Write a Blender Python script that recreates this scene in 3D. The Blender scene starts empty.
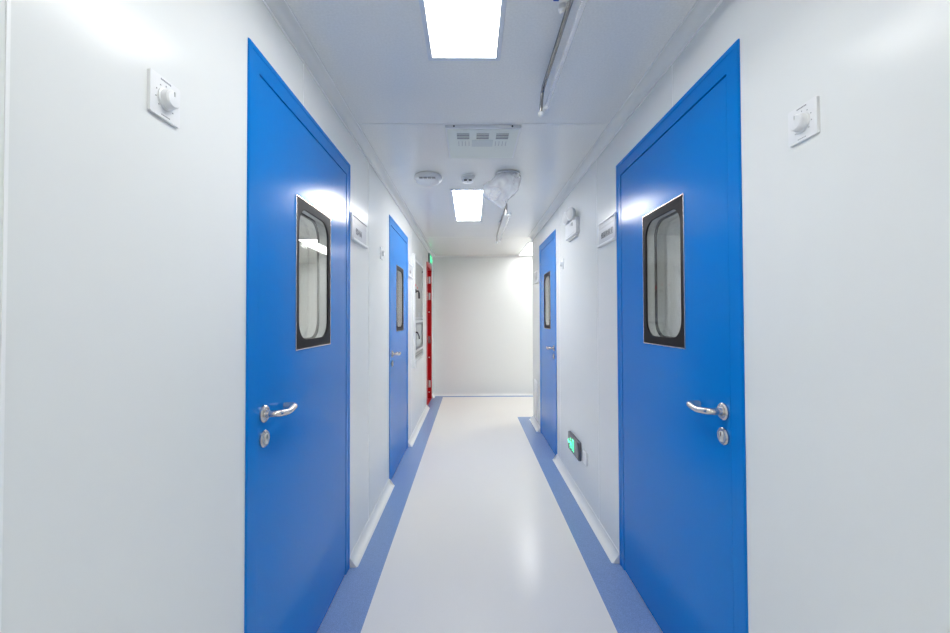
import bpy, bmesh, math, random
from mathutils import Vector, Matrix
random.seed(7)
S = bpy.context.scene
C = S.collection
PI = math.pi

# ------------------------------------------------------------------ measures (metres)
XL, XR = -0.637, 0.780        # the two corridor walls
YE = 6.65                     # wall that closes the corridor
YC = 5.05                     # where the right wall stops and the passage turns off
YB = -3.4                     # wall behind the camera
ZC = 2.315                    # ceiling
WT = 0.06                     # wall panel thickness
XO = 3.3                      # outer limits of the side rooms
YR = 7.6

# ------------------------------------------------------------------ materials
def mat(name, col, rough=0.4, metal=0.0, spec=0.5, coat=0.0, coat_rough=0.1, bump=0.0, bscale=300.0,
        speck=0.0, speck_scale=500.0, emit=None, estr=0.0, alpha=1.0, trans=0.0, ior=1.45):
    m = bpy.data.materials.new(name); m.use_nodes = True
    nt = m.node_tree; b = nt.nodes['Principled BSDF']
    b.inputs['Base Color'].default_value = (*col, 1)
    b.inputs['Roughness'].default_value = rough
    b.inputs['Metallic'].default_value = metal
    b.inputs['Specular IOR Level'].default_value = spec
    b.inputs['Coat Weight'].default_value = coat
    b.inputs['Coat Roughness'].default_value = coat_rough
    b.inputs['Alpha'].default_value = alpha
    b.inputs['Transmission Weight'].default_value = trans
    b.inputs['IOR'].default_value = ior
    if emit:
        b.inputs['Emission Color'].default_value = (*emit, 1)
        b.inputs['Emission Strength'].default_value = estr
    if bump or speck:
        tc = nt.nodes.new('ShaderNodeTexCoord')
    if bump:
        n = nt.nodes.new('ShaderNodeTexNoise'); n.inputs['Scale'].default_value = bscale
        n.inputs['Detail'].default_value = 2
        nt.links.new(tc.outputs['Object'], n.inputs['Vector'])
        bp = nt.nodes.new('ShaderNodeBump'); bp.inputs['Strength'].default_value = bump
        bp.inputs['Distance'].default_value = 0.001
        nt.links.new(n.outputs['Fac'], bp.inputs['Height'])
        nt.links.new(bp.outputs['Normal'], b.inputs['Normal'])
    if speck:
        n = nt.nodes.new('ShaderNodeTexNoise'); n.inputs['Scale'].default_value = speck_scale
        n.inputs['Detail'].default_value = 3
        nt.links.new(tc.outputs['Object'], n.inputs['Vector'])
        r = nt.nodes.new('ShaderNodeValToRGB')
        r.color_ramp.elements[0].position = 0.35; r.color_ramp.elements[1].position = 0.65
        r.color_ramp.elements[0].color = (*[max(0, c*(1-speck)) for c in col], 1)
        r.color_ramp.elements[1].color = (*[min(1, c*(1+speck)) for c in col], 1)
        nt.links.new(n.outputs['Fac'], r.inputs['Fac'])
        nt.links.new(r.outputs['Color'], b.inputs['Base Color'])
    return m

M = dict(
    wall=mat('wall_panel', (0.825, 0.845, 0.835), 0.18, spec=0.18, bump=0.04, bscale=60),
    ceil=mat('ceiling_panel', (0.86, 0.86, 0.84), 0.17, bump=0.08, bscale=120, speck=0.03, speck_scale=130),
    floor=mat('vinyl_floor', (0.82, 0.80, 0.765), 0.19, bump=0.05, bscale=220, speck=0.02, speck_scale=260),
    stripe=mat('blue_vinyl', (0.215, 0.325, 0.57), 0.24, bump=0.05, bscale=220, speck=0.16, speck_scale=330),
    cove=mat('white_pvc', (0.80, 0.81, 0.80), 0.30),
    joint=mat('white_joint', (0.93, 0.94, 0.94), 0.30),
    blue=mat('blue_enamel', (0.0, 0.205, 0.66), 0.19, spec=0.16, bump=0.05, bscale=150),
    gap=mat('dark_gap', (0.004, 0.02, 0.09), 0.6),
    black=mat('black_border', (0.022, 0.02, 0.022), 0.5, spec=0.12),
    steel=mat('brushed_steel', (0.62, 0.60, 0.57), 0.27, metal=1.0),
    steel2=mat('satin_steel_sheet', (0.36, 0.36, 0.345), 0.32),
    chrome=mat('chrome', (0.30, 0.29, 0.285), 0.16, metal=1.0),
    white=mat('white_plastic', (0.84, 0.85, 0.86), 0.30),
    white2=mat('offwhite_plastic', (0.74, 0.75, 0.74), 0.35),
    slot=mat('dark_slot', (0.03, 0.03, 0.035), 0.6),
    greysl=mat('grey_slat', (0.14, 0.15, 0.165), 0.4),
    greyp=mat('grey_plate', (0.60, 0.61, 0.60), 0.35),
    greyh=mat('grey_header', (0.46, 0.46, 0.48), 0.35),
    ventface=mat('vent_enamel', (0.80, 0.83, 0.775), 0.45),
    pad=mat('grey_pad', (0.66, 0.70, 0.68), 0.4),
    plate=mat('sign_plate', (0.74, 0.75, 0.78), 0.25),
    ink=mat('dark_print', (0.06, 0.06, 0.08), 0.5),
    inkl=mat('grey_print', (0.30, 0.31, 0.33), 0.5),
    red=mat('red_enamel', (0.50, 0.008, 0.012), 0.28, spec=.3),
    redd=mat('red_leaf', (0.36, 0.004, 0.008), 0.35, spec=.3),
    exitb=mat('dark_glass', (0.13, 0.13, 0.15), 0.22),
    green=mat('green_lit', (0.05, 0.6, 0.3), 0.4, emit=(0.08, 0.95, 0.38), estr=1.2),
    greend=mat('green_panel', (0.01, 0.22, 0.09), 0.3, emit=(0.0, 0.35, 0.13), estr=0.5),
    light=mat('lit_diffuser', (0.9, 0.9, 0.9), 0.5, emit=(1.0, 0.99, 0.965), estr=14.0),
    lightnear=mat('near_diffuser', (0.9, 0.9, 0.9), 0.5, emit=(1.0, 0.99, 0.965), estr=6.3),
    lightturn=mat('passage_diffuser', (0.9, 0.9, 0.9), 0.5, emit=(1.0, 0.99, 0.965), estr=5.5),
    lightroomr=mat('dim_room_diffuser', (0.9, 0.9, 0.9), 0.5, emit=(1.0, 0.99, 0.965), estr=9.0),
    lightroom=mat('room_diffuser', (0.9, 0.9, 0.9), 0.5, emit=(1.0, 0.99, 0.965), estr=14.0),
    lframe=mat('lamp_frame', (0.70, 0.74, 0.80), 0.3),
    blueblock=mat('blue_plastic', (0.03, 0.10, 0.42), 0.4),
    brown=mat('brown_plastic', (0.30, 0.24, 0.18), 0.5),
)
# window glass: thin pane, mirror-like at a slant, clear head-on
def glass_mat(name, tint, milky=0.0, rough=0.015):
    m = bpy.data.materials.new(name); m.use_nodes = True
    nt = m.node_tree; nt.nodes.clear(); N = nt.nodes.new; L = nt.links.new
    o = N('ShaderNodeOutputMaterial'); mx = N('ShaderNodeMixShader')
    t = N('ShaderNodeBsdfTransparent'); t.inputs['Color'].default_value = (*tint, 1)
    g = N('ShaderNodeBsdfGlossy'); g.inputs['Roughness'].default_value = rough
    geo = N('ShaderNodeNewGeometry'); mr = N('ShaderNodeMapRange')      # same reflectance on both faces of the pane
    mr.inputs['To Min'].default_value = 1.5; mr.inputs['To Max'].default_value = 1/1.5
    L(geo.outputs['Backfacing'], mr.inputs['Value'])
    f = N('ShaderNodeFresnel'); L(mr.outputs[0], f.inputs['IOR'])
    base = t.outputs[0]
    if milky:
        d = N('ShaderNodeBsdfDiffuse'); d.inputs['Color'].default_value = (.9, .9, .92, 1)
        m2 = N('ShaderNodeMixShader'); m2.inputs[0].default_value = milky
        L(t.outputs[0], m2.inputs[1]); L(d.outputs[0], m2.inputs[2]); base = m2.outputs[0]
    L(f.outputs[0], mx.inputs[0]); L(base, mx.inputs[1]); L(g.outputs[0], mx.inputs[2]); L(mx.outputs[0], o.inputs[0])
    return m
M['glass'] = glass_mat('window_glass', (0.97, 0.98, 0.975))
M['tube'] = glass_mat('quartz_tube', (0.95, 0.95, 0.96), 0.15, 0.05)
# thin crumpled polythene
def bag_mat():
    m = bpy.data.materials.new('thin_polythene'); m.use_nodes = True
    nt = m.node_tree; nt.nodes.clear(); N = nt.nodes.new; L = nt.links.new
    o = N('ShaderNodeOutputMaterial'); tc = N('ShaderNodeTexCoord'); n = N('ShaderNodeTexNoise')
    n.inputs['Scale'].default_value = 13; n.inputs['Detail'].default_value = 2; n.inputs['Distortion'].default_value = 0.6
    L(tc.outputs['Object'], n.inputs['Vector'])
    bp = N('ShaderNodeBump'); bp.inputs['Strength'].default_value = 0.8; bp.inputs['Distance'].default_value = 0.012
    L(n.outputs['Fac'], bp.inputs['Height'])
    t = N('ShaderNodeBsdfTransparent'); t.inputs['Color'].default_value = (.98, .98, .99, 1)
    d = N('ShaderNodeBsdfDiffuse'); tl = N('ShaderNodeBsdfTranslucent')
    for q in (d, tl): q.inputs['Color'].default_value = (.97, .97, .98, 1); L(bp.outputs[0], q.inputs['Normal'])
    g = N('ShaderNodeBsdfGlossy'); g.inputs['Roughness'].default_value = .12; L(bp.outputs[0], g.inputs['Normal'])
    a = N('ShaderNodeMixShader'); a.inputs[0].default_value = .5; L(d.outputs[0], a.inputs[1]); L(tl.outputs[0], a.inputs[2])
    mr = N('ShaderNodeMapRange'); mr.inputs['From Min'].default_value = .3; mr.inputs['From Max'].default_value = .7
    mr.inputs['To Min'].default_value = .26; mr.inputs['To Max'].default_value = .52; L(n.outputs['Fac'], mr.inputs['Value'])
    b = N('ShaderNodeMixShader'); L(mr.outputs[0], b.inputs[0]); L(t.outputs[0], b.inputs[1]); L(a.outputs[0], b.inputs[2])
    c = N('ShaderNodeMixShader'); c.inputs[0].default_value = .16; L(b.outputs[0], c.inputs[1]); L(g.outputs[0], c.inputs[2])
    L(c.outputs[0], o.inputs[0])
    return m
M['bag'] = bag_mat()

# ------------------------------------------------------------------ mesh helpers
class MB:
    def __init__(s): s.v = []; s.f = []; s.smooth = []
    def add(s, vs, fs, smooth=False):
        o = len(s.v); s.v += [tuple(v) for v in vs]
        for f in fs: s.f.append([i+o for i in f]); s.smooth.append(smooth)
        return s
    def box(s, x0, x1, y0, y1, z0, z1):
        x0, x1 = sorted((x0, x1)); y0, y1 = sorted((y0, y1)); z0, z1 = sorted((z0, z1))
        vs = [(x, y, z) for x in (x0, x1) for y in (y0, y1) for z in (z0, z1)]
        return s.add(vs, [(0,1,3,2),(4,6,7,5),(0,4,5,1),(2,3,7,6),(0,2,6,4),(1,5,7,3)])
    def prism(s, pts, a0, a1, axis='y', smooth=False):   # closed 2-D outline pushed along an axis
        def P(p, a):
            return {'y': (p[0], a, p[1]), 'x': (a, p[0], p[1]), 'z': (p[0], p[1], a)}[axis]
        n = len(pts); vs = [P(p, a0) for p in pts] + [P(p, a1) for p in pts]
        s.add(vs, [(i, (i+1) % n, (i+1) % n+n, i+n) for i in range(n)], smooth)
        s.add(vs, [tuple(range(n)), tuple(range(n, 2*n))])
        return s
    def ring(s, outer, inner, a0, a1):                    # flat frame in the xz plane with thickness along y
        n = len(outer)
        vs = [(p[0], a, p[1]) for a in (a0, a1) for p in outer] + [(p[0], a, p[1]) for a in (a0, a1) for p in inner]
        fs = []
        for i in range(n):
            j = (i+1) % n
            fs += [(i, j, j+2*n, i+2*n), (i+n, i+3*n, j+3*n, j+n), (i, i+n, j+n, j), (i+2*n, j+2*n, j+3*n, i+3*n)]
        return s.add(vs, fs)
    def tube(s, path, r, n=12, cap=True, flat=1.0):
        path = [Vector(p) for p in path]; rs = r if isinstance(r, (list, tuple)) else [r]*len(path)
        vs = []; prev = None
        for i, p in enumerate(path):
            t = (path[min(i+1, len(path)-1)] - path[max(i-1, 0)]).normalized()
            if prev is None:
                a = Vector((0, 0, 1)) if abs(t.z) < 0.9 else Vector((1, 0, 0))
                u = t.cross(a).normalized()
            else:
                u = (prev - t*prev.dot(t)).normalized()
            prev = u; w = t.cross(u)
            for k in range(n):
                an = 2*PI*k/n
                vs.append(p + (u*math.cos(an) + w*math.sin(an)*flat)*rs[i])
        fs = []
        for i in range(len(path)-1):
            for k in range(n):
                fs.append((i*n+k, i*n+(k+1) % n, (i+1)*n+(k+1) % n, (i+1)*n+k))
        s.add(vs, fs, True)
        if cap:
            s.add(vs[:n], [tuple(range(n))]); s.add(vs[-n:], [tuple(range(n))])
        return s
    def lathe(s, prof, origin=(0, 0, 0), axis=(0, 0, 1), n=32):   # prof: (radius, height) along the axis
        ax = Vector(axis).normalized(); a = Vector((0, 0, 1)) if abs(ax.z) < 0.9 else Vector((1, 0, 0))
        u = ax.cross(a).normalized(); w = ax.cross(u); o = Vector(origin)
        vs = []
        for (r, h) in prof:
            for k in range(n):
                an = 2*PI*k/n
                vs.append(o + ax*h + (u*math.cos(an) + w*math.sin(an))*max(r, 1e-5))
        fs = [(i*n+k, i*n+(k+1) % n, (i+1)*n+(k+1) % n, (i+1)*n+k) for i in range(len(prof)-1) for k in range(n)]
        s.add(vs, fs, True)
        s.add(vs[:n], [tuple(range(n))]); s.add(vs[-n:], [tuple(range(n))])
        return s
    def build(s, name, m, parent=None, bevel=0.0, sharp=30):
        me = bpy.data.meshes.new(name); me.from_pydata([tuple(v) for v in s.v], [], s.f)
        for p, sm in zip(me.polygons, s.smooth): p.use_smooth = sm
        bm = bmesh.new(); bm.from_mesh(me)
        bmesh.ops.recalc_face_normals(bm, faces=bm.faces)
        for e in bm.edges:
            if len(e.link_faces) == 2 and e.calc_face_angle(0) > math.radians(sharp): e.smooth = False
        bm.to_mesh(me); bm.free(); me.update()
        me.materials.append(m)
        o = bpy.data.objects.new(name, me); C.objects.link(o)
        if parent: o.parent = parent
        if bevel:
            b = o.modifiers.new('bevel', 'BEVEL'); b.width = bevel; b.segments = 2; b.limit_method = 'ANGLE'
        return o

def tag(o, label=None, cat=None, group=None, kind=None):
    if label: o['label'] = label
    if cat: o['category'] = cat
    if group: o['group'] = group
    if kind: o['kind'] = kind
    return o
def empty(name, loc, rz=0.0):
    o = bpy.data.objects.new(name, None); C.objects.link(o)
    o.location = loc; o.rotation_euler = (0, 0, rz); o.empty_display_size = 0.1
    return o
def copy_tree(o, parent=None):
    c = o.copy(); C.objects.link(c)
    if parent: c.parent = parent
    for ch in [x for x in bpy.data.objects if x.parent == o]: copy_tree(ch, c)
    return c
def on_left(name, y, z):  return empty(name, (XL, y, z), PI/2)    # local +x runs away from the camera, -y out of the wall
def on_right(name, y, z): return empty(name, (XR, y, z), -PI/2)   # local -x runs away from the camera, -y out of the wall
def rrect(w, h, r, n=8, cx=0.0, cz=0.0):
    pts = []
    for (sx, sz, a0) in ((1, 1, 0), (-1, 1, PI/2), (-1, -1, PI), (1, -1, 1.5*PI)):
        for k in range(n+1):
            a = a0 + PI/2*k/n
            pts.append((cx + sx*(w/2-r) + r*math.cos(a), cz + sz*(h/2-r) + r*math.sin(a)))
    return pts
def lettering(name, body, size, loc, m, parent, spacing=1.0):
    cu = bpy.data.curves.new(name, 'FONT'); cu.body = body; cu.size = size
    cu.align_x = 'CENTER'; cu.align_y = 'CENTER'; cu.extrude = 0.0004; cu.space_character = spacing
    t = bpy.data.objects.new(name, cu); C.objects.link(t)
    bpy.context.view_layer.update()
    me = bpy.data.meshes.new_from_object(t.evaluated_get(bpy.context.evaluated_depsgraph_get()))
    bpy.data.objects.remove(t); bpy.data.curves.remove(cu)
    me.name = name; me.materials.clear(); me.materials.append(m)
    o = bpy.data.objects.new(name, me); C.objects.link(o)
    o.parent = parent; o.location = loc; o.rotation_euler = (PI/2, 0, 0)
    return o

# ------------------------------------------------------------------ the setting
def panel_wall(name, x0, x1, ya, yb, holes, m, z1=ZC):
    """solid wall between ya and yb with rectangular openings (y0, y1, z0, z1)"""
    mb = MB(); y = ya
    for (h0, h1, a, b) in sorted(holes):
        if h0 > y: mb.box(x0, x1, y, h0, 0, z1)
        if a > 0: mb.box(x0, x1, h0, h1, 0, a)
        if b < z1: mb.box(x0, x1, h0, h1, b, z1)
        y = h1
    if y < yb: mb.box(x0, x1, y, yb, 0, z1)
    return mb.build(name, m)

fl = MB().box(-XO, XO, YB, YR, -0.05, 0).build('floor', M['floor'])
tag(fl, 'pale grey glossy vinyl corridor floor with blue edge borders', 'floor', kind='structure')
ce = MB().box(-XO, XO, YB, YR, ZC, ZC+0.05).build('ceiling', M['ceil'])
tag(ce, 'bluish grey metal panel ceiling over the corridor', 'ceiling', kind='structure')
mb = MB()
for y in (-0.89, 2.09, 5.07): mb.box(XL+.04, XR-.04 if y < 5 else XR+0.02, y-.0015, y+.0015, ZC-.0012, ZC+.001)
mb.build('panel_joint', M['cove'], ce)

MB().box(XL, -0.459, YB, 6.52, 0, .0012).build('border_strip', M['stripe'], fl)
MB().box(0.598, XR, YB, 5.20, 0, .0012).build('border_strip', M['stripe'], fl)
MB().box(XL, XO, 6.52, YE, 0, .0012).build('border_strip', M['stripe'], fl)

L1 = (1.143, 2.100); L2 = (3.122, 4.025); L3 = (5.75, 6.43)
R1 = (1.140, 2.112); R2 = (3.653, 4.509)
DH = 2.10
wl = panel_wall('wall_left', XL-WT, XL, YB, YE, [(a, b, 0, DH) for a, b in (L1, L2, L3)], M['wall'])
tag(wl, 'long off-white metal panel wall along the left of the corridor', 'wall', kind='structure')
wr = panel_wall('wall_right', XR, XR+WT, YB, YC, [(a, b, 0, DH) for a, b in (R1, R2)], M['wall'])
tag(wr, 'off-white metal panel wall along the right, ending at the turn', 'wall', kind='structure')
we = MB().box(XL-WT, XO, YE, YE+WT, 0, ZC).build('wall_end', M['wall'])
tag(we, 'plain off-white wall closing the far end of the corridor', 'wall', kind='structure')
wb = MB().box(XL-WT, XR+WT, YB-WT, YB, 0, ZC).build('wall_back', M['wall'])
tag(wb, 'off-white wall closing the corridor behind the camera', 'wall', kind='structure')
wp = MB().box(XR+WT, XO, YC-WT, YC, 0, ZC).build('wall_passage', M['wall'])
tag(wp, 'off-white wall of the side passage round the right corner', 'wall', kind='structure')
wq = MB().box(XO, XO+WT, YB, YR, 0, ZC).build('wall_far_right', M['wall'])
tag(wq, 'outer wall of the rooms right of the corridor', 'wall', kind='structure')
wo = MB().box(-XO-WT, -XO, YB, YR, 0, ZC).build('wall_far_left', M['wall'])
tag(wo, 'outer wall of the rooms left of the corridor', 'wall', kind='structure')
for (nm, x0, x1, y0, y1, lb) in (
        ('wall_left_room_front', -XO, XL-WT, 0.2, 0.26, 'near cross wall of the room behind the left doors'),
        ('wall_left_room_rear', -XO, XL-WT, YR-.06, YR, 'rear cross wall of the room behind the left doors'),
        ('wall_right_room_front', XR+WT, XO, 0.2, 0.26, 'near cross wall of the room behind the right doors')):
    tag(MB().box(x0, x1, y0, y1, 0, ZC).build(nm, M['wall']), lb, 'wall', kind='structure')

def joints(parent, x, s, ys, zs, w=.0025):
    mb = MB()
    for y, (z0, z1) in zip(ys, zs):
        mb.box(x-s*.0008, x+s*.0014, y-w/2, y+w/2, z0, z1)
    return mb.build('panel_joint', M['joint'], parent)
joints(wl, XL, 1, (-1.38, -.41, 1.52, 2.49, 4.30, 5.30), ((.05, 2.27),)*2 + ((DH, 2.27), (.05, 2.27), (.05, 2.27), (.05, 2.27)))
joints(wl, XL, 1, (.551,), ((.05, 2.27),), .005)
joints(wr, XR, -1, (-1.38, -.41, .42, 1.52, 2.455, 3.50), ((.05, 2.27),)*3 + ((DH, 2.27), (.05, 2.27), (.05, 2.27)))
mb = MB(); mb.box(.366, .369, YE-.0014, YE+.0005, .05, 2.27); mb.box(1.336, 1.339, YE-.0014, YE+.0005, .05, 2.27); mb.build('panel_joint', M['wall'], we)

# coved skirting and cornice: hollow quarter round with a small lip at each edge
def cove_pts(w, h, up, n=8):
    pts = [(0, 0), (w, 0), (w, .003)]
    r1, r2 = w-.006, h-.006
    for k in range(n+1):
        a = PI/2*k/n
        pts.append((w-.003 - r1*math.sin(a), h-.003 - r2*math.cos(a)))
    pts += [(.0035, h), (0, h)]
    return pts
def cove_y(name, x, s, y0, y1, floor_=True, w=.045, h=.052, m=None):
    pts = [(x+s*p[0], p[1] if floor_ else ZC-p[1]) for p in cove_pts(w, h, floor_)]
    mb = MB().prism(pts, y0, y1, 'y', True)
    if floor_:                      # rounded return at each end next to a doorway
        for ye, d in ((y0, -1), (y1, 1)):
            mb.prism([(x, 0), (x+s*w*.9, 0), (x+s*.004, h*.96), (x, h*.96)], ye, ye+d*.004, 'y')
    return mb.build(name, m or M['cove'])
def cove_x(name, y, s, x0, x1, floor_=True, w=.045, h=.052):
    pts = [(y+s*p[0], p[1] if floor_ else ZC-p[1]) for p in cove_pts(w, h, floor_)]
    return MB().prism(pts, x0, x1, 'x', True).build(name, M['cove'])
segL = ((YB, L1[0]-.006, 'near the camera, before the first left door'), (L1[1]+.006, L2[0]-.006, 'between the two blue left doors'),
        (L2[1]+.006, L3[0]-.006, 'between the far blue left door and the red door'), (L3[1]+.006, YE, 'short piece past the red door'))
for a, b, t in segL:
    tag(cove_y('baseboard_left', XL, 1, a, b), 'white coved skirting on the left wall, ' + t, 'skirting', kind='structure')
segR = ((YB, R1[0]-.006, 'near the camera, before the first right door'), (R1[1]+.006, R2[0]-.006, 'between the two blue right doors'),
        (R2[1]+.006, YC+.03, 'short piece past the far right door'))
for a, b, t in segR:
    tag(cove_y('baseboard_right', XR, -1, a, b), 'white coved skirting on the right wall, ' + t, 'skirting', kind='structure')
tag(cove_x('baseboard_end', YE, -1, XL, XO), 'white coved skirting under the far end wall', 'skirting', kind='structure')
tag(cove_x('baseboard_passage', YC, 1, XR, XO), 'white coved skirting in the side passage', 'skirting', kind='structure')
tag(cove_y('trim_1', XL, 1, YB, YE, False, .046, .042), 'white coved cornice along the left wall top', 'cornice', kind='structure')
tag(cove_y('trim_2', XR, -1, YB, YC+.03, False, .046, .042), 'white coved cornice along the right wall top', 'cornice', kind='structure')
tag(cove_x('trim_3', YE, -1, XL, XO, False, .046, .042), 'white coved cornice along the far end wall top', 'cornice', kind='structure')
tag(cove_x('trim_4', YC, 1, XR, XO, False, .046, .042), 'white coved cornice in the side passage', 'cornice', kind='structure')

for nm, x, s_, y1 in (('trim_1', XL, 1, YE-.04), ('trim_2', XR, -1, YC+.03)):
    t_ = bpy.data.objects[nm]
    MB().box(x+s_*.044, x+s_*.0475, YB, y1, ZC-.0045, ZC).build('upper_lit_lip', M['joint'], t_)  # cornice lip in brighter white, painting the light its edge catches
    MB().box(x, x+s_*.0055, YB, y1, ZC-.0445, ZC-.041).build('lower_lit_lip', M['joint'], t_)  # same painted edge light on the lip at the wall

# ------------------------------------------------------------------ blue doors
def bend(pts, r=.02, n=5):
    """round the corners of a polyline"""
    out = [Vector(pts[0])]
    for a, b, c in zip(pts, pts[1:], pts[2:]):
        a, b, c = Vector(a), Vector(b), Vector(c)
        d1 = (a-b); d2 = (c-b); rr = min(r, d1.length*.49, d2.length*.49)
        p = b + d1.normalized()*rr; q = b + d2.normalized()*rr
        for k in range(n+1):
            t = k/n; out.append((1-t)**2*p + 2*t*(1-t)*b + t*t*q)
    out.append(Vector(pts[-1])); return out

def blue_door(n, side, span, label, handle_d, win_c, win_w):
    y0, y1 = span; W = y1-y0
    s = 1 if side == 'L' else -1
    root = empty('door_%d' % n, (XL if s == 1 else XR, y0, 0), PI/2*s)
    tag(root, label, 'door', kind='structure')
    X = lambda d: s*d                                  # distance from the near edge of the frame
    fw = .055; top = DH
    # frame: wide flat face with a raised outer lip, running through the wall
    mb = MB()
    for (a, b) in ((0, fw), (W-fw, W)):
        mb.box(X(a), X(b), -.003, WT, 0, top)
    mb.box(X(fw), X(W-fw), -.003, WT, top-fw-.012, top)
    mb.box(X(0), X(.016), -.0048, 0, 0, top); mb.box(X(W-.016), X(W), -.0048, 0, 0, top)
    mb.box(X(.016), X(W-.016), -.0048, 0, top-.016, top)
    mb.box(X(-.004), X(0), -.004, .0, 0, top); mb.box(X(W), X(W+.004), -.004, 0, 0, top)
    mb.build('door_frame', M['blue'], root)
    g = MB(); lz = top-fw-.012
    g.box(X(fw), X(fw+.004), .004, .05, .004, lz); g.box(X(W-fw-.004), X(W-fw), .004, .05, .004, lz)
    g.box(X(fw), X(W-fw), .004, .05, lz-.005, lz)
    g.build('rebate_seal', M['gap'], root)
    # leaf around the window opening
    a, b = fw+.004, W-fw-.004; z0, z1 = .006, lz-.005
    w0, w1 = win_c-win_w/2, win_c+win_w/2; wz0, wz1 = 1.181, 1.744
    mb = MB()
    mb.box(X(a), X(w0), -.001, .045, z0, z1); mb.box(X(w1), X(b), -.001, .045, z0, z1)
    mb.box(X(w0), X(w1), -.001, .045, z0, wz0); mb.box(X(w0), X(w1), -.001, .045, wz1, z1)
    mb.build('door_leaf', M['blue'], root)
    # vision panel: black borders front and back, two panes, spacer
    cx, cz = X(win_c), (wz0+wz1)/2; ww, wh = win_w, wz1-wz0
    rect = lambda W_, H_, n_=8: [p for p in rrect(W_, H_, .002, n_, cx, cz)]
    vp = MB().ring(rect(ww, wh), rrect(ww-.046, wh-.066, .070, 8, cx, cz), -.0035, .004)
    vp = vp.build('vision_panel', M['black'], root)
    MB().ring(rect(ww, wh), rrect(ww-.046, wh-.066, .070, 8, cx, cz), .040, .048).build('inner_border', M['black'], vp)
    MB().ring(rect(ww+.006, wh+.006), rect(ww-.001, wh-.001), -.0045, .001).build('bead', M['steel'], vp)
    MB().ring(rect(ww-.002, wh-.002), rrect(ww-.03, wh-.05, .072, 8, cx, cz), .004, .040).build('spacer', M['greyp'], vp)
    for d in (.001, .044):
        MB().box(cx-ww/2+.004, cx+ww/2-.004, d, d+.0003, wz0+.004, wz1-.004).build('glass_pane', M['glass'], vp)
    # lever handle on a round rose, key escutcheon below
    hx = handle_d
    lev = bend([(X(hx), -.008, 1.004), (X(hx), -.048, 1.004), (X(hx+.058), -.052, .997), (X(hx+.120), -.046, 1.003), (X(hx+.118), -.010, 1.003)], .016)
    lh = MB().tube(lev, .0105, 14).build('door_handle', M['steel'], root)
    MB().lathe([(.0262, .0), (.0262, -.006), (.0225, -.0095), (.013, -.010), (.011, -.020), (.0, -.020)], (X(hx), -.0005, 1.004), (0, 1, 0)).build('rose', M['steel'], lh)
    es = MB().lathe([(.0262, 0), (.0262, -.006), (.0225, -.0095), (.0, -.0095)], (X(hx), -.0005, .928), (0, 1, 0)).build('lock_escutcheon', M['steel'], root)
    kc = MB().lathe([(.009, -.008), (.009, -.0125), (0, -.0125)], (X(hx), 0, .935), (0, 1, 0), 20)
    kc.box(X(hx)-.005, X(hx)+.005, -.0125, -.008, .912, .934)
    kc.build('key_cylinder', M['white2'], es)
    MB().box(X(hx)-.0012, X(hx)+.0012, -.0132, -.0124, .929, .941).build('keyhole', M['slot'], es)
    return root
blue_door(1, 'L', L1, 'near blue door on the left wall with tall black-edged window', .092, .489, .350)
blue_door(2, 'L', L2, 'farther blue door on the left wall, before the wall hatch', .092, .460, .350)
blue_door(3, 'R', R1, 'near blue door on the right wall with tall black-edged window', .090, .478, .342)
blue_door(4, 'R', R2, 'farther blue door on the right wall, by the passage corner', .090, .415, .330)

# ------------------------------------------------------------------ red fire door, deep frame
def red_door():
    y0, y1 = L3; W = y1-y0
    root = empty('door_5', (XL, y0, 0), PI/2)
    tag(root, 'red steel fire door in a deep red frame at the far left', 'door', kind='structure')
    f = .05; D = .11
    mb = MB()
    mb.box(0, f, -.008, D, 0, DH); mb.box(W-f, W, -.008, D, 0, DH); mb.box(f, W-f, -.008, D, DH-.06, DH)
    mb.box(f, W-f, -.002, D, 0, .012)
    mb.build('door_frame', M['red'], root)
    lf = MB().box(f+.004, W-f-.004, .065, D, .015, DH-.064).build('door_leaf', M['redd'], root)
    MB().box(f+.06, W-f-.06, .062, .066, .25, .95).box(f+.06, W-f-.06, .062, .066, 1.1, 1.9).build('raised_panel', M['redd'], lf)
    for z in (1.89, 1.63, .24):
        h = MB().box(W-f-.005, W-f, .008, .036, z-.055, z+.055).build('hinge', M['white2'], root)
        MB().tube([(W-f-.008, .052, z-.06), (W-f-.008, .052, z+.06)], .007, 10).build('hinge_pin', M['steel'], h)
    MB().box(W-f-.006, W-f, .006, .050, .88, 1.0).box(W-f-.009, W-f, .02, .03, .90, .98).build('strike_plate', M['steel'], root)
    for z in (1.38, .66, .11):
        MB().lathe([(.010, 0), (.009, .005), (0, .006)], (W-f, .030, z), (-1, 0, 0), 14).build('door_buffer', M['white'], root)
    h = MB().tube(bend([(f+.05, .062, 1.0), (f+.05, .020, 1.0), (f+.15, .018, 1.0)], .015), .008, 10).build('door_handle', M['black'], root)
    MB().box(f+.032, f+.068, .058, .066, .90, 1.06).build('handle_plate', M['black'], h)
red_door()

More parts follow.
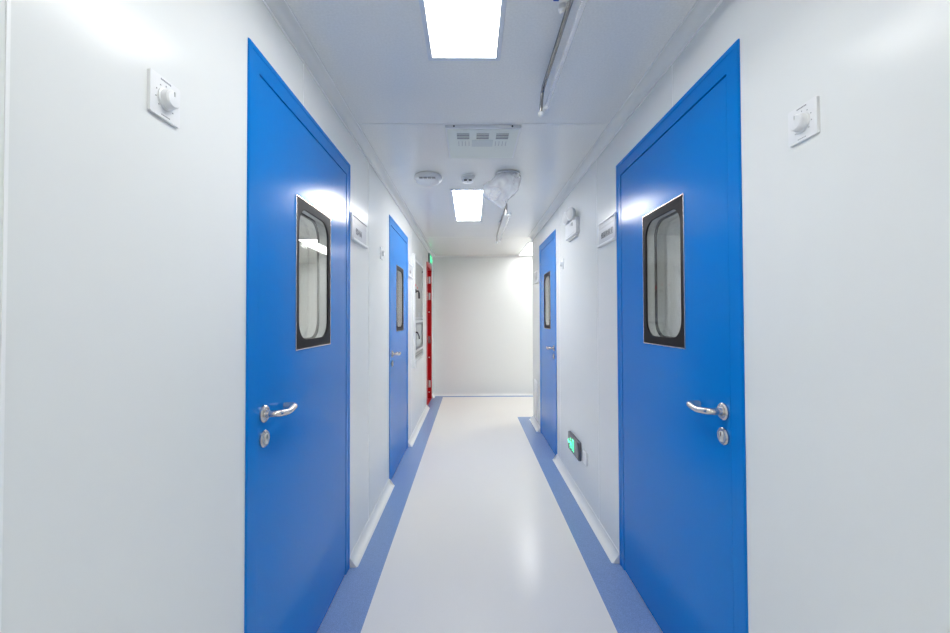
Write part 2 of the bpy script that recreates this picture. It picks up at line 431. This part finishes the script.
# ------------------------------------------------------------------ ceiling light panels
def panel_light(x0, x1, y0, y1, label, m='light', group='slim rectangular ceiling light panels'):
    cx, cy = (x0+x1)/2, (y0+y1)/2; hx, hy = (x1-x0)/2, (y1-y0)/2
    r = tag(empty('ceiling_light', (cx, cy, ZC)), label, 'ceiling light', group)
    b = .018
    mb = MB()
    mb.box(-hx-b, -hx, -hy-b, hy+b, -.006, 0); mb.box(hx, hx+b, -hy-b, hy+b, -.006, 0)
    mb.box(-hx, hx, -hy-b, -hy, -.006, 0); mb.box(-hx, hx, hy, hy+b, -.006, 0)
    mb.build('light_frame', M['lframe'], r, bevel=.001)
    MB().box(-hx, hx, -hy, hy, -.0045, -.001).build('diffuser', M[m], r)
panel_light(-.146, .100, .51, 1.545, 'large lit ceiling panel nearest the camera, cut by the top edge', 'lightnear')
panel_light(-.143, .099, 3.18, 4.18, 'lit ceiling panel in mid corridor, beside the bagged detector')
panel_light(.80, 1.05, 5.46, 6.54, 'lit ceiling panel round the corner at the far right', 'lightturn')
panel_light(-.148, .104, -2.15, -1.10, 'lit ceiling panel in the corridor behind the camera')
panel_light(2.0, 2.25, 5.46, 6.54, 'lit ceiling panel deep in the side passage')
RG = 'ceiling light panels of the rooms behind the doors'
panel_light(-2.25, -2.0, 5.2, 6.4, 'lit panel seen through the near left door window', 'lightroom', RG)
panel_light(-2.25, -2.0, 1.6, 2.8, 'added unseen panel lighting the near end of the left room', 'lightroom', RG)  # extra panel, out of view, added to brighten the left room
panel_light(2.0, 2.25, 1.6, 2.8, 'lit panel in the room behind the right doors', 'lightroomr', RG)

# ------------------------------------------------------------------ ceiling fittings
def ceiling_vent():
    r = tag(empty('ceiling_vent', (.068, 2.305, ZC)), 'square grey-white ceiling vent panel with slotted grilles', 'ceiling vent')
    MB().box(-.202, .202, -.202, .202, -.016, 0).build('vent_housing', M['white'], r, bevel=.002)
    MB().box(-.192, .192, -.190, .192, -.019, -.015).build('face_plate', M['ventface'], r, bevel=.001)
    for cx in (-.108, 0, .108):
        g = MB().box(cx-.034, cx+.034, -.150, -.078, -.0195, -.018).build('grille', M['greysl'], r)
        mb = MB()
        for k in range(5): mb.box(cx-.036, cx+.036, -.1535+k*.0185, -.1475+k*.0185, -.0205, -.0185)
        mb.build('slat', M['ventface'], g)
    MB().box(-.060, .060, -.066, .020, -.0205, -.018).build('centre_pad', M['pad'], r)
    for s in (-1, 1):
        for k in range(4):
            x = s*(.076+k*.0195)
            MB().box(x-.0014, x+.0014, -.048, .0, -.0197, -.018).lathe([(.003, 0), (.003, -.0022), (0, -.0022)], (x, .004, -.018), n=10).build('slot', M['greyh'], r)
    for x in (-.155, .155):
        MB().lathe([(.005, 0), (.004, .003), (0, .003)], (x, -.202, -.006), (0, -1, 0), 12).build('screw', M['slot'], r)
ceiling_vent()

r = tag(empty('smoke_detector', (-.305, 2.87, ZC)), 'wide white disc-shaped detector on the ceiling, left of centre', 'smoke detector')
MB().lathe([(.092, 0), (.097, -.006), (.099, -.022), (.096, -.030), (.088, -.036), (.083, -.044), (.07, -.049), (0, -.050)], n=40).build('detector_body', M['white'], r)
for x in (-.042, -.012, .018, .046):
    MB().box(x-.012, x+.012, -.0890, -.0700, -.0465, -.037).build('air_slot', M['greyh'], r)
MB().lathe([(.005, 0), (.004, -.004), (0, -.004)], (.07, -.05, -.043), n=10).build('status_light', M['white'], r)

r = tag(empty('presence_sensor', (-.019, 2.885, ZC)), 'small round white ceiling sensor with two dark openings', 'sensor')
MB().lathe([(.050, 0), (.050, -.008), (.044, -.014), (.040, -.017)], n=32).build('base_ring', M['white2'], r)
b = MB().lathe([(.046, -.014), (.046, -.030), (.038, -.040), (.020, -.046), (0, -.047)], n=32).build('sensor_body', M['white'], r)
for s in (-1, 1):
    MB().box(s*.006, s*.028, -.0445, -.0300, -.041, -.0335).build('opening', M['slot'], b, bevel=.002)
MB().lathe([(.004, 0), (.003, -.004), (0, -.004)], (0, -.024, -.044), n=10).build('status_light', M['greyh'], b)

# detector wrapped in a plastic bag
bx, by = .264, 2.83
r = tag(empty('smoke_detector', (bx, by, ZC)), 'round white ceiling detector wrapped inside a clear plastic bag', 'smoke detector')
MB().lathe([(.088, 0), (.092, -.004), (.092, -.012)], n=36).build('base_ring', M['greyh'], r)
MB().lathe([(.080, -.012), (.092, -.016), (.092, -.040), (.070, -.050), (0, -.052)], n=36).build('detector_body', M['white'], r)
r = tag(empty('plastic_bag', (bx, by, ZC)), 'crumpled clear plastic bag hanging from the wrapped ceiling detector', 'plastic bag')
prof = [(-.010, .088, .000, .088), (-.022, .097, .000, .097), (-.045, .098, -.004, .108), (-.075, .093, -.010, .135),
        (-.105, .085, -.012, .165), (-.128, .074, -.014, .172), (-.150, .060, -.018, .160), (-.175, .042, -.024, .112),
        (-.200, .026, -.028, .068), (-.225, .012, -.032, .030), (-.246, .003, -.034, .004)]
n = 40; vs = []
for i, (z, rr, ox, lobe) in enumerate(prof):
    for k in range(n):
        a = 2*PI*k/n; c, s_ = math.cos(a), math.sin(a)
        R_ = rr
        if c < 0: R_ = rr + (lobe-rr)*(-c)**1.6
        fold = 1 + .05*math.sin(5*a+i*.7)*min(1, i/3) + .035*math.sin(11*a-i*1.3)*min(1, i/3)
        R_ *= fold
        vs.append((ox + R_*c, R_*s_*(.9 if i > 2 else 1), z + .010*math.sin(3*a+i)*min(1, i/3)*(1 if i < len(prof)-1 else 0)))
fs = [(i*n+k, i*n+(k+1) % n, (i+1)*n+(k+1) % n, (i+1)*n+k) for i in range(len(prof)-1) for k in range(n)]
mb = MB(); mb.add(vs, fs, True)
bag = mb.build('bag_film', M['bag'], r, sharp=180)
mb = MB()
mb.tube([(.092*math.cos(a), .092*math.sin(a), -.012+.003*math.sin(4*a)) for a in [2*PI*k/36 for k in range(37)]], .0028, 8)
mb.build('gathered_rim', M['white'], r)

# ultraviolet tube lamps hung from the ceiling along the corridor
def uv_lamp(y0, y1, label, blocks, tx):
    r = tag(empty('tube_lamp', (.315, (y0+y1)/2, ZC)), label, 'tube lamp', 'suspended tube lamps')
    a, b = y0-(y0+y1)/2, y1-(y0+y1)/2
    MB().tube([(0, a, -.030), (0, b-.03, -.030)], .0085, 12).build('mounting_rail', M['chrome'], r)
    for e, s in ((a, -1), (b-.03, 1)):
        br = MB().tube(bend([(0, e, -.030), (-.001, e+s*.022, -.040), (-.005, e+s*.030, -.085), (-.006, e+s*.032, -.118)], .02),
                       [.0085]*1+[.0075]*12+[.006], 12).build('end_bracket', M['chrome'], r)
        MB().lathe([(.003, .012), (.010, .008), (.0135, 0), (.010, -.009), (.003, -.013)], (-.006, e+s*.034, -.130), (0, s, 0), 18).build('lamp_holder', M['white'], br)
    t = MB().tube([(tx, a+.005, -.115), (tx, b-.012, -.115)], .0085, 16).build('glass_tube', M['tube'], r)
    for e, s in ((a, 1), (b-.012, 1)):
        MB().lathe([(.0095, -.012), (.0105, 0), (.0105, .012), (.006, .014), (.006, .017), (0, .017)], (tx, e, -.115), (0, 1, 0), 16).build('tube_cap', M['white'], t)
    for e in (a+.44, b-.44):
        MB().lathe([(.016, 0), (.016, -.016), (.010, -.020), (.009, -.028)], (-.010 if blocks else 0, e, 0), n=16).build('ceiling_mount', M['white'], r)
    if blocks:  # small blue and brown blocks next to the ceiling mount
        MB().box(-.052, -.034, .105, .145, -.022, 0).build('blue_block', M['blueblock'], r, bevel=.002)
        MB().box(-.066, -.053, .105, .145, -.016, 0).build('brown_block', M['brown'], r, bevel=.002)
uv_lamp(.47, 1.73, 'chrome-railed tube lamp hanging at the top edge, nearest the camera', True, .012)
uv_lamp(3.48, 4.74, 'farther chrome-railed tube lamp hanging below the bagged detector', False, .030)

# ------------------------------------------------------------------ things on the walls
def dial(side, y, z, label, root=None):
    if root is None:
        r = empty('dial_switch', (0, 0, 0))
        MB().prism(rrect(.081, .084, .004, 4), -.0065, 0, 'y').build('face_plate', M['white'], r, bevel=.003)
        k = MB().lathe([(.0225, -.006), (.0225, -.009), (.0195, -.010), (.0185, -.021), (.0155, -.024), (0, -.025)], axis=(0, 1, 0), n=28)
        k = k.build('knob', M['white'], r)
        MB().box(-.0010, .0010, -.0256, -.024, .006, .015).build('pointer', M['greyp'], k)
        mb = MB()
        for i in range(9):
            a = math.radians(225-270*i/8)
            x_, z_ = .0270*math.cos(a), .0270*math.sin(a)
            mb.box(x_-.0011, x_+.0011, -.0071, -.0065, z_-.0011, z_+.0011)
        for i in range(7): mb.box(-.014+i*.004, -.0115+i*.004, -.0071, -.0065, .0345, .0375)
        for i in range(6): mb.box(-.012+i*.004, -.0095+i*.004, -.0071, -.0065, -.0368, -.0350)
        mb.build('scale_marks', M['inkl'], r)
    else: r = copy_tree(root)
    r.location = (XL if side == 'L' else XR, y, z); r.rotation_euler = (0, 0, PI/2 if side == 'L' else -PI/2)
    return tag(r, label, 'dial switch', 'white dial switches on the walls')
d0 = dial('L', .828, 1.750, 'white square dial switch on the left wall before the near door')
dial('R', .918, 1.748, 'white square dial switch on the right wall before the near door', d0)
dial('L', 2.84, 1.752, 'small white dial switch before the farther left door', d0)
dial('R', 3.385, 1.745, 'small white dial switch before the farther right door', d0)

def name_plate(side, y, z, text, label, w=.315, size=.040, header=True):
    r = on_left('door_sign', y, z) if side == 'L' else on_right('door_sign', y, z)
    tag(r, label, 'sign', 'name plates beside the doors')
    h = .130
    MB().box(-w/2, w/2, -.007, 0, -h/2, h/2).build('sign_board', M['plate'], r)
    mb = MB(); mb.box(-w/2, w/2, -.014, 0, h/2-.004, h/2+.006)
    mb.build('upper_rail', M['white'], r, bevel=.002)
    MB().box(-w/2, w/2, -.020, 0, -h/2-.008, -h/2+.006).build('lower_rail', M['white'], r, bevel=.003)
    e = -1 if side == 'L' else 1
    MB().box(e*w/2, e*(w/2+.006), -.014, 0, -h/2-.008, h/2+.006).build('end_cap', M['white'], r)
    hd = MB().box(-w/2, w/2, -.0076, -.006, h/2-.036, h/2-.004).build('header_strip', M['greyh' if header else 'greyp'], r)
    mb = MB()
    for i in range(14):
        x0 = -.10+i*.0145
        mb.box(x0, x0+.009, -.0082, -.0076, h/2-.025, h/2-.016)
    mb.build('small_print', M['plate'], hd)
    MB().box(-w/2, w/2, -.0078, -.006, -h/2+.006, -h/2+.010).build('grey_strip', M['greyh'], r)  # thin grey strip just above the lower rail
    lettering('lettering', text, size, (0 if side == 'R' else -.01, -.0075, -.014), M['ink'], r)
    return r
name_plate('L', 2.262, 1.783, '缓冲间', 'grey name plate with three characters beside the near left door', w=.295)
name_plate('R', 2.257, 1.783, '细菌检验室', 'grey name plate with a row of characters beside the near right door', w=.275)
name_plate('L', 4.165, 1.783, '走廊', 'grey name plate squeezed between the farther left door and steel hatch', w=.27, header=True)
name_plate('R', 4.72, 1.765, '更衣', 'narrow name plate on the right wall past the farther door', w=.20, size=.034)

# twin-head emergency lamp
r = tag(on_right('emergency_light', 3.005, 1.958), 'white emergency light with two round heads high on the right wall', 'emergency light')
MB().box(-.160, .160, -.028, 0, -.058, .058).build('lamp_housing', M['white'], r, bevel=.004)
MB().box(-.110, .110, -.016, 0, -.074, -.056).build('wall_bracket', M['greyp'], r)
MB().box(.050, .066, -.0300, -.027, .014, .038).build('switch', M['ink'], r)
MB().box(-.010, .034, -.0290, -.027, .024, .038).build('label_print', M['greyp'], r)
MB().box(-.12, .12, -.0290, -.027, -.044, -.041).build('label_line', M['greyp'], r)
for x in (-.045, .095):
    ax = Vector((.25, -1, -.08)).normalized()
    o = Vector((x, -.022, .094))
    hd = MB().lathe([(.022, .0), (.040, .008), (.048, .024), (.049, .036), (.045, .039), (.040, .037), (0, .037)], o, ax, 32).build('lamp_head', M['white'], r)
    MB().lathe([(.040, .0372), (.030, .042), (0, .044)], o, ax, 28).build('lens', M['white2'], hd)
    MB().tube([(x, -.014, .050), (x, -.016, .100)], .010, 12).build('swivel', M['greyh'], hd)

# running-man shapes used on the exit signs: outlines in (x, z), unit height
MAN = [[(.02, .62), (.12, .66), (.30, .62), (.42, .50), (.52, .55), (.55, .49), (.42, .40), (.30, .48), (.27, .40), (.40, .28), (.36, .02), (.28, .02),
        (.30, .24), (.12, .34), (-.02, .18), (-.22, .16), (-.22, .23), (-.05, .26), (.04, .40), (.08, .52), (-.04, .50), (-.14, .36), (-.20, .40), (-.08, .58)]]
def man(mb, cx, cz, hgt, s, y0, y1):
    for poly in MAN: mb.prism([(cx+s*p[0]*hgt, cz+(p[1]-.5)*hgt) for p in poly], y0, y1, 'y')
    n_ = 14
    mb.prism([(cx+s*(.24+.09*math.cos(2*PI*k/n_))*hgt, cz+(.78+.09*math.sin(2*PI*k/n_)-.5)*hgt) for k in range(n_)], y0, y1, 'y')
def arrow(mb, cx, cz, l, s, y0, y1):
    p = [(.5, 0), (.12, .34), (.12, .12), (-.5, .12), (-.5, -.12), (.12, -.12), (.12, -.34)]
    mb.prism([(cx+s*a*l, cz+b*l) for a, b in p], y0, y1, 'y')
def exit_sign(side, y, z, w, h, label, lit_x, lit_w, back):
    r = on_left('exit_sign', y, z) if side == 'L' else on_right('exit_sign', y, z)
    tag(r, label, 'exit sign', 'lit green exit signs')
    MB().box(-w/2, w/2, -.022, 0, -h/2, h/2).build('sign_housing', M['exitb'], r, bevel=.004)
    MB().box(-w/2+.012, w/2-.012, -.0235, -.02, -h/2+.012, h/2-.012).build('sign_face', M[back], r)
    s = 1 if side == 'L' else -1
    mb = MB()
    man(mb, lit_x, 0, h*.72, s, -.0255, -.0232)
    arrow(mb, lit_x+s*lit_w*.42, -.004, lit_w*.30, s, -.0255, -.0232)
    mb.build('running_figure', M['green'], r)
    mb = MB()
    for i in range(1):
        x0 = lit_x - s*lit_w*.30
        mb.box(x0-.022, x0+.022, -.0255, -.0232, h*.33, h*.25); mb.box(x0-.022, x0-.014, -.0255, -.0232, -h*.33, h*.25)
        mb.box(x0+.014, x0+.022, -.0255, -.0232, -h*.33, h*.25)
    mb.build('doorway_symbol', M['green'], r)
exit_sign('R', 2.995, .338, .305, .132, 'low dark exit sign with lit green figure on the right wall', -.045, .175, 'exitb')
exit_sign('L', 6.16, 2.19, .34, .145, 'lit green exit sign above the red door', .03, .26, 'greend')

r = tag(on_right('wall_socket', 2.735, .336), 'small white blank wall plate beside the low exit sign', 'wall socket')
MB().prism(rrect(.086, .086, .004, 4), -.009, 0, 'y').build('face_plate', M['white'], r, bevel=.002)
MB().box(-.030, .030, -.0105, -.008, -.030, .030).build('cover', M['white'], r, bevel=.001)

# return-air louvre low on the right wall
r = tag(on_right('air_grille', 4.785, .31), 'narrow white air grille low on the right wall by the corner', 'air grille')
w, h = .19, .46
rect = lambda a, b: [(-a/2, -b/2), (a/2, -b/2), (a/2, b/2), (-a/2, b/2)]
MB().ring(rect(w, h), rect(w-.05, h-.05), -.010, 0).build('grille_frame', M['white'], r, bevel=.002)
MB().box(-w/2+.02, w/2-.02, -.002, 0, -h/2+.02, h/2-.02).build('backing', M['greyp'], r)
mb = MB()
for k in range(16):
    z = -h/2+.035+k*.0255
    mb.prism([(-.009, z), (-.007, z), (-.002, z+.015), (-.004, z+.015)], -w/2+.025, w/2-.025, 'x')
mb.build('louvre', M['white2'], r)

# stainless hatch (pass box) on the left wall
r = tag(on_left('pass_box', 4.80, 0), 'tall steel pass-through hatch with glazed lower door on left wall', 'pass box')
a, b = -.40, .40
MB().box(a-.018, a, -.026, 0, .74, 2.0).build('side_trim', M['white'], r, bevel=.002)
MB().ring([(a, .80), (b, .80), (b, 1.955), (a, 1.955)], [(a+.03, .83), (b-.03, .83), (b-.03, 1.925), (a+.03, 1.925)], -.016, 0).build('outer_frame', M['greyp'], r, bevel=.002)
MB().box(a+.03, b-.03, -.008, 0, 1.275, 1.925).build('upper_panel', M['steel2'], r)
for x in (a+.05, b-.05):
    MB().lathe([(.014, 0), (.012, -.008), (0, -.008)], (x, -.008, 1.88), (0, 1, 0), 16).build('corner_screw', M['slot'], r)
pl = MB().tube(bend([(-.24, -.010, 1.590), (-.20, -.030, 1.600), (-.12, -.030, 1.585), (-.09, -.028, 1.52)], .02), .010, 12).build('latch_handle', M['slot'], r)
MB().box(-.27, -.21, -.014, -.006, 1.575, 1.615).build('latch_plate', M['slot'], pl)
MB().box(-.27, -.20, -.010, -.006, 1.65, 1.675).build('red_sticker', M['red'], r)
MB().box(-.12, -.06, -.010, -.006, 1.63, 1.655).build('red_sticker', M['red'], r)
MB().box(a+.03, b-.03, -.014, 0, 1.275, 1.300).build('cross_rail', M['greyh'], r)
MB().lathe([(.030, 0), (.030, -.006), (0, -.006)], (.0, -.008, 1.33), (0, 1, 0), 24).build('round_gauge', M['greyp'], r)
MB().ring([(a+.04, .90), (b-.04, .90), (b-.04, 1.265), (a+.04, 1.265)], [(a+.10, .94), (b-.10, .94), (b-.10, 1.225), (a+.10, 1.225)], -.020, -.002).build('hatch_door', M['greyp'], r, bevel=.002)
MB().ring([(a+.09, .93), (b-.09, .93), (b-.09, 1.235), (a+.09, 1.235)], [(a+.115, .952), (b-.115, .952), (b-.115, 1.213), (a+.115, 1.213)], -.0225, -.018).build('window_seal', M['greysl'], r)
MB().box(a+.10, b-.10, -.012, -.008, .94, 1.225).build('hatch_pane', mat('hatch_glass', (.62, .68, .66), .06), r)
MB().tube(bend([(a+.07, -.020, 1.13), (a+.07, -.040, 1.13), (a+.20, -.042, 1.08), (a+.23, -.040, 1.05)], .015), .008, 12).build('hatch_handle', M['slot'], r)
MB().box(a+.03, b-.03, -.010, 0, .83, .885).build('lower_panel', M['steel2'], r)
MB().box(a+.05, b-.05, -.0115, -.009, .852, .862).build('lower_slot', M['greysl'], r)

# ------------------------------------------------------------------ world, camera, view
w = bpy.data.worlds.new('world'); S.world = w; w.use_nodes = True
w.node_tree.nodes['Background'].inputs['Color'].default_value = (.05, .05, .055, 1)

cam = bpy.data.cameras.new('camera'); co = bpy.data.objects.new('camera', cam); C.objects.link(co)
cam.sensor_width = 36; cam.lens = 400/950*36; cam.shift_y = -6.014/950; cam.clip_start = .02
mtx = Matrix.Rotation(-.0101, 4, 'Z') @ Matrix.Rotation(PI/2+.0165, 4, 'X') @ Matrix.Rotation(-.0035, 4, 'Z')
co.matrix_world = Matrix.Translation((0, 0, 1.2973)) @ mtx
S.camera = co
S.view_settings.view_transform = 'Standard'; S.view_settings.look = 'None'
S.view_settings.exposure = 1.02; S.view_settings.gamma = 1.0; S.view_settings.use_curve_mapping = False
